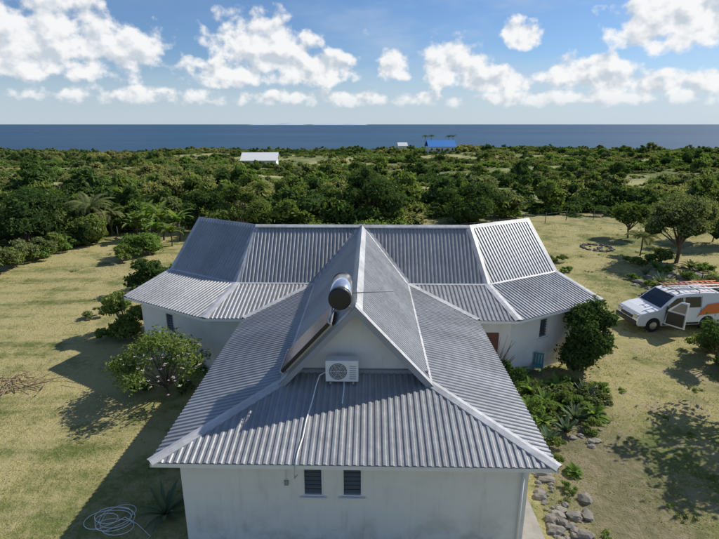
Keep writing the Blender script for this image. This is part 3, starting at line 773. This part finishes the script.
small_house('small_white_hut',402,330,5,5,4.0,2.0,M_whroof,1.2)
for i,(u,yd) in enumerate([(423,345),(450,350),(446,352),(429,348)]):
    x=(u-359.5)/F*yd*1.0; o=blades('tall_palm',x,yd,16,3.6,.9,1.0,2.0,M_leafd,700+i,stem=9.5,pinn=True)
# ---------------------------------------------------------------- van
vx,vy=G(636,333)
van=empty('white_van',(vx,vy,0),R(6),1.04)
def carprof():
    top=[(0.0,.42),(.03,.72),(.16,.90),(.55,1.02),(1.08,1.12),(1.45,1.45),(1.82,1.74),(2.25,1.82),(3.3,1.85),(4.15,1.82),(4.34,1.6),(4.42,1.0),(4.42,.42),(4.3,.3)]
    def arc(cx,r):
        return [(cx+r*math.cos(t),.34+r*math.sin(t)) for t in np.linspace(0,math.pi,13)]
    low=[(3.55+.38,.3)]+arc(3.55,.38)+[(3.55-.38,.3),(.82+.38,.3)]+arc(.82,.38)+[(.82-.38,.3),(.1,.3)]
    return top+low
pr=carprof()
def hwid(z): return .88 if z<1.0 else .88-.15*(z-1.0)/.85
n=len(pr)
V=[];
for sg in (-1,1):
    for x,z in pr: V.append((x,.88+sg*hwid(z)*(1.0 if .3<x<4.2 else .93),z))
Fc=[tuple(range(n))[::-1],tuple(range(n,2*n))]+[(i,(i+1)%n,(i+1)%n+n,i+n) for i in range(n)]
body=mk('body',V,Fc,M_carw,van); bm=bmesh.new(); bm.from_mesh(body.data); bmesh.ops.recalc_face_normals(bm,faces=bm.faces); bmesh.ops.triangulate(bm,faces=[f for f in bm.faces if len(f.verts)>4]); bm.to_mesh(body.data); bm.free()
bv=body.modifiers.new('b','BEVEL'); bv.width=.035; bv.segments=3; bv.limit_method='ANGLE'; bv.angle_limit=R(25)
def sidepoly(name,pts,mat,off=.012):
    for sg in (-1,1):
        Vv=[(x,.88+sg*(hwid(z)+off),z) for x,z in pts]; o=mk(name,Vv,[tuple(range(len(Vv)))],mat,van)
sidepoly('front_side_window',[(1.35,1.16),(2.18,1.18),(2.18,1.66),(1.85,1.62),(1.5,1.33)],M_glass)
sidepoly('rear_side_window',[(2.3,1.18),(3.1,1.18),(3.1,1.66),(2.3,1.67)],M_glass)
sidepoly('side_graphic',[(2.95,.62),(3.1,.78),(4.3,.86),(4.3,1.36),(3.5,1.3),(3.2,1.05)],M_orange,.009)
sidepoly('sill_trim',[(1.25,.34),(3.12,.34),(3.12,.44),(1.25,.44)],M_black,.011)
sidepoly('door_seam',[(2.22,.46),(2.235,.46),(2.235,1.7),(2.22,1.7)],M_black,.0095)
sidepoly('door_seam',[(3.14,.8),(3.155,.8),(3.155,1.7),(3.14,1.7)],M_black,.0125)
def frontquad(name,x0,z0,x1,z1,w0,w1,mat,off=.01):
    dx,dz=x1-x0,z1-z0; L=math.hypot(dx,dz); nx,nz=-dz/L*off,dx/L*off
    mk(name,[(x0+nx,.88-w0,z0+nz),(x0+nx,.88+w0,z0+nz),(x1+nx,.88+w1,z1+nz),(x1+nx,.88-w1,z1+nz)],[(0,3,2,1)],mat,van)
frontquad('windscreen_low',1.13,1.165,1.45,1.45,.76,.72,M_glass); frontquad('windscreen_high',1.45,1.45,1.78,1.71,.72,.68,M_glass)
box('front_bumper',(-.06,.1,.33),(.12,1.66,.56),M_black,van,bev=.04)
box('grille',(-.012,.45,.6),(.04,1.31,.74),M_black,van,bev=.01)
for yy_ in (.12,1.36): box('headlight',(.0,yy_,.66),(.2,yy_+.28,.86),M_steel,van,bev=.04)
box('rear_bumper',(4.36,.1,.33),(4.5,1.66,.52),M_black,van,bev=.04)
for x in (.82,3.55):
    for yy_ in (.03,1.55):
        c=cyl_y('tyre',(x,.33),.33,yy_,yy_+.2,M_rubber,van,dome=.02); hb=cyl_y('wheel_rim',(x,.33),.2,yy_-.012,yy_+.212,M_steel,van,dome=.015)
for yy_ in (-.12,1.76): box('mirror',(1.32,yy_,1.15),(1.42,yy_+.12,1.32),M_black,van,bev=.03)
dr=empty('open_door',(1.3,-.02,0),R(-62)); dr.parent=van
mk('door_panel',[(0,0,.42),(.9,0,.42),(.9,0,1.15),(.9,.08,1.68),(.55,.08,1.66),(.1,0,1.18)],[(0,1,2,3,4,5)],M_carw,dr).modifiers.new('s','SOLIDIFY').thickness=.06
mk('door_lining',[(.08,-.04,.5),(.84,-.04,.5),(.84,-.04,1.1),(.1,-.04,1.1)],[(0,1,2,3)],M_black,dr)
mk('door_window',[(.22,-.035,1.18),(.83,-.035,1.18),(.83,.045,1.6),(.58,.045,1.6)],[(0,1,2,3)],M_glass,dr)
sidepoly('door_opening',[(1.32,.46),(2.2,.46),(2.2,1.15),(1.35,1.13)],M_dark,.01)
for x in (1.95,3.0,4.0):
    tube('rack_bar',[(x,.15,1.84),(x,.15,1.95),(x,1.6,1.95),(x,1.6,1.84)],.02,M_black,van)
for yy_ in (.35,.75): tube('ladder_rail',[(1.5,yy_,2.0),(5.0,yy_,2.02)],.035,M_white,van)
for i in range(13): tube('ladder_rung',[(1.6+i*.27,.35,2.01),(1.6+i*.27,.75,2.01)],.02,M_orange if i>6 else M_white,van)
for yy_ in (1.0,1.35): tube('ladder_rail',[(1.7,yy_,2.0),(4.8,yy_,2.02)],.03,M_orange,van)
for i in range(11): tube('ladder_rung',[(1.8+i*.27,1.0,2.01),(1.8+i*.27,1.35,2.01)],.016,M_white,van)
# ---------------------------------------------------------------- garden chair, hose
cxx,cyy=G(537,374)
ch=empty('garden_chair',(cxx,cyy,0),R(-20),.85)
box('seat',(-.24,-.22,.42),(.24,.22,.46),M_teal,ch,bev=.01)
for x in (-.22,.18):
    for y in (-.2,.16): box('leg',(x,y,0),(x+.04,y+.04,.42),M_teal,ch)
for k in range(4): box('back_slat',(-.22+k*.125,.2,.46),(-.14+k*.125,.225,.95),M_teal,ch)
box('back_rail',(-.24,.195,.95),(.24,.235,1.02),M_teal,ch)
hx,hy=G(112,522); pts=[]
for i in range(150):
    t=i*.25; r_=.34+.12*math.sin(i*.37)+.08*math.sin(i*.11); pts.append((hx+r_*math.cos(t)*1.2+.16*math.sin(i*.05),hy+r_*math.sin(t)*.9+.16*math.cos(i*.09),.03+.0006*i))
pts+= [(hx+.7,hy-.1,.03),(hx+1.2,hy-.5,.03),(hx+1.0,hy-1.0,.03),(hx-.1,hy-1.1,.03),(hx-.8,hy-1.4,.03)]
tube('garden_hose',pts,.009,M_white,None,res=5)
V=[];Fc=[]; rng=np.random.default_rng(4); bx,by=G(15,385)
for i in range(60):
    a=rng.uniform(0,6.28); px,py=bx+rng.normal()*.7,by+rng.normal()*.35; l=rng.uniform(.3,1.0); v,f=tube(None,[(px,py,.02+rng.uniform(0,.15)),(px+math.cos(a)*l,py+math.sin(a)*l,.05+rng.uniform(0,.25))],.015,None,res=4); k0=len(V);V+=v;Fc+=[tuple(k0+q for q in z) for z in f]
mk('brush_pile',V,Fc,simple('dry_wood',(.24,.17,.11),.9,var=.3))
# ---------------------------------------------------------------- sun and sky
sd=Vector((1.05,.56,1.0)).normalized(); el=math.asin(sd.z); rot=math.atan2(sd.x,sd.y)
sl_=bpy.data.lights.new('sun','SUN'); sl_.energy=5.0; sl_.angle=R(.53); sl_.color=(1,.95,.87)
so=bpy.data.objects.new('sun',sl_); link(so); so.rotation_euler=sd.to_track_quat('Z','Y').to_euler(); so.location=(30,20,40)
w=bpy.data.worlds.new('World'); scene.world=w; w.use_nodes=True; nt=w.node_tree; nt.nodes.clear(); T=NT(nt)
try: w.cycles.sampling_method='NONE'
except Exception as ex: print(ex)
sky=T.n('ShaderNodeTexSky'); sky.sky_type='NISHITA'; sky.sun_disc=False; sky.sun_elevation=el; sky.sun_rotation=rot; sky.air_density=1.0; sky.dust_density=.4; sky.ozone_density=2.5
def azel(u,v):
    dx=(u-359.5)/F; dy=(v-269.5)/F; X=dx; Y=CP-dy*SP; Z=-SP-dy*CP; return math.degrees(math.atan2(X,Y)),math.degrees(math.atan2(Z,math.hypot(X,Y)))
blobs=[(18,42,64,34,1.12),(112,48,54,28,1.12),(60,14,38,18,.92),(262,46,56,30,1.15),(232,72,60,15,1.0),(310,68,52,17,.98),(395,66,20,15,.95),(523,33,19,14,1.05),(452,64,36,24,1.0),(495,80,54,13,1.0),(585,72,42,17,1.0),(660,84,66,13,1.02),(695,14,66,30,1.3),(330,98,150,8,.78),(120,94,110,8,.68),(580,98,150,8,.85)]
tc=T.n('ShaderNodeTexCoord').outputs['Generated']; sp=T.n('ShaderNodeSeparateXYZ'); T.l(tc,sp.inputs[0])
az_=T.m('MULTIPLY',T.m('ARCTAN2',sp.outputs[0],sp.outputs[1]),57.2958); el_=T.m('MULTIPLY',T.m('ARCSINE',sp.outputs[2]),57.2958)
cb=T.n('ShaderNodeCombineXYZ'); T.l(az_,cb.inputs[0]); T.l(el_,cb.inputs[1]); p=cb.outputs[0]
acc=None
for u,v,wq,hq,st in blobs:
    a,e=azel(u,v); ia=1/(wq*.105); ie=1/(hq*.108)
    q=T.vm('MULTIPLY_ADD',p,(ia,ie,0),(-a*ia,-e*ie,0))
    r2=T.vm('DOT_PRODUCT',q,q,out='Value')
    mm=T.m('MULTIPLY_ADD',r2,-.75*st,st)
    acc=mm if acc is None else T.m('MAXIMUM',acc,mm)
acc=T.m('MAXIMUM',acc,-.6)
nA=T.noise(T.vm('MULTIPLY_ADD',p,(1,1.15,0),(0,0,5.2)),.42,7,.54)
nB=T.noise(T.vm('MULTIPLY_ADD',p,(1,1.15,0),(.45,.8,5.2)),.42,3,.5)
d0=T.m('MULTIPLY_ADD',acc,.55,T.m('MULTIPLY_ADD',nA,1.9,-1.01))
cov=T.ss(d0,-.02,.38)
lit=T.m('SUBTRACT',nA,nB)
lf=T.ss(T.m('MULTIPLY_ADD',lit,2.2,T.m('MULTIPLY',d0,-.18)),-.44,.12)
ccol=T.mix(lf,(.58,.64,.71),(.95,.95,.95))
veil=T.m('MULTIPLY',T.ss(T.noise(T.vm('MULTIPLY',p,(1,3.2,0)),.055,4,.6),.40,.72),T.ss(az_,-20,18,.12,.7))
haze=T.ss(el_,7.5,0.0,0,.75)
skyc=T.vm('MULTIPLY',sky.outputs[0],(.068,.084,.106))
s1=T.mix(veil,skyc,(.54,.64,.76)); s1=T.mix(haze,s1,(.57,.67,.78))
s2=T.mix(T.m('MULTIPLY',cov,T.ss(el_,.2,3.5,.2,.96)),s1,ccol)
s2=T.mix(T.ss(el_,0,-1),s2,(.18,.2,.18))
bg=T.n('ShaderNodeBackground'); T.l(s2,bg.inputs[0]); bg.inputs[1].default_value=1.0
ow=T.n('ShaderNodeOutputWorld'); T.l(bg.outputs[0],ow.inputs[0])
# ---------------------------------------------------------------- camera
cd=bpy.data.cameras.new('camera'); cd.sensor_width=36; cd.lens=36*F/719; cd.clip_end=100000; cd.clip_start=.1
co=bpy.data.objects.new('camera',cd); link(co); co.location=(0,0,H); co.rotation_euler=(math.pi/2-P,0,0)
scene.camera=co
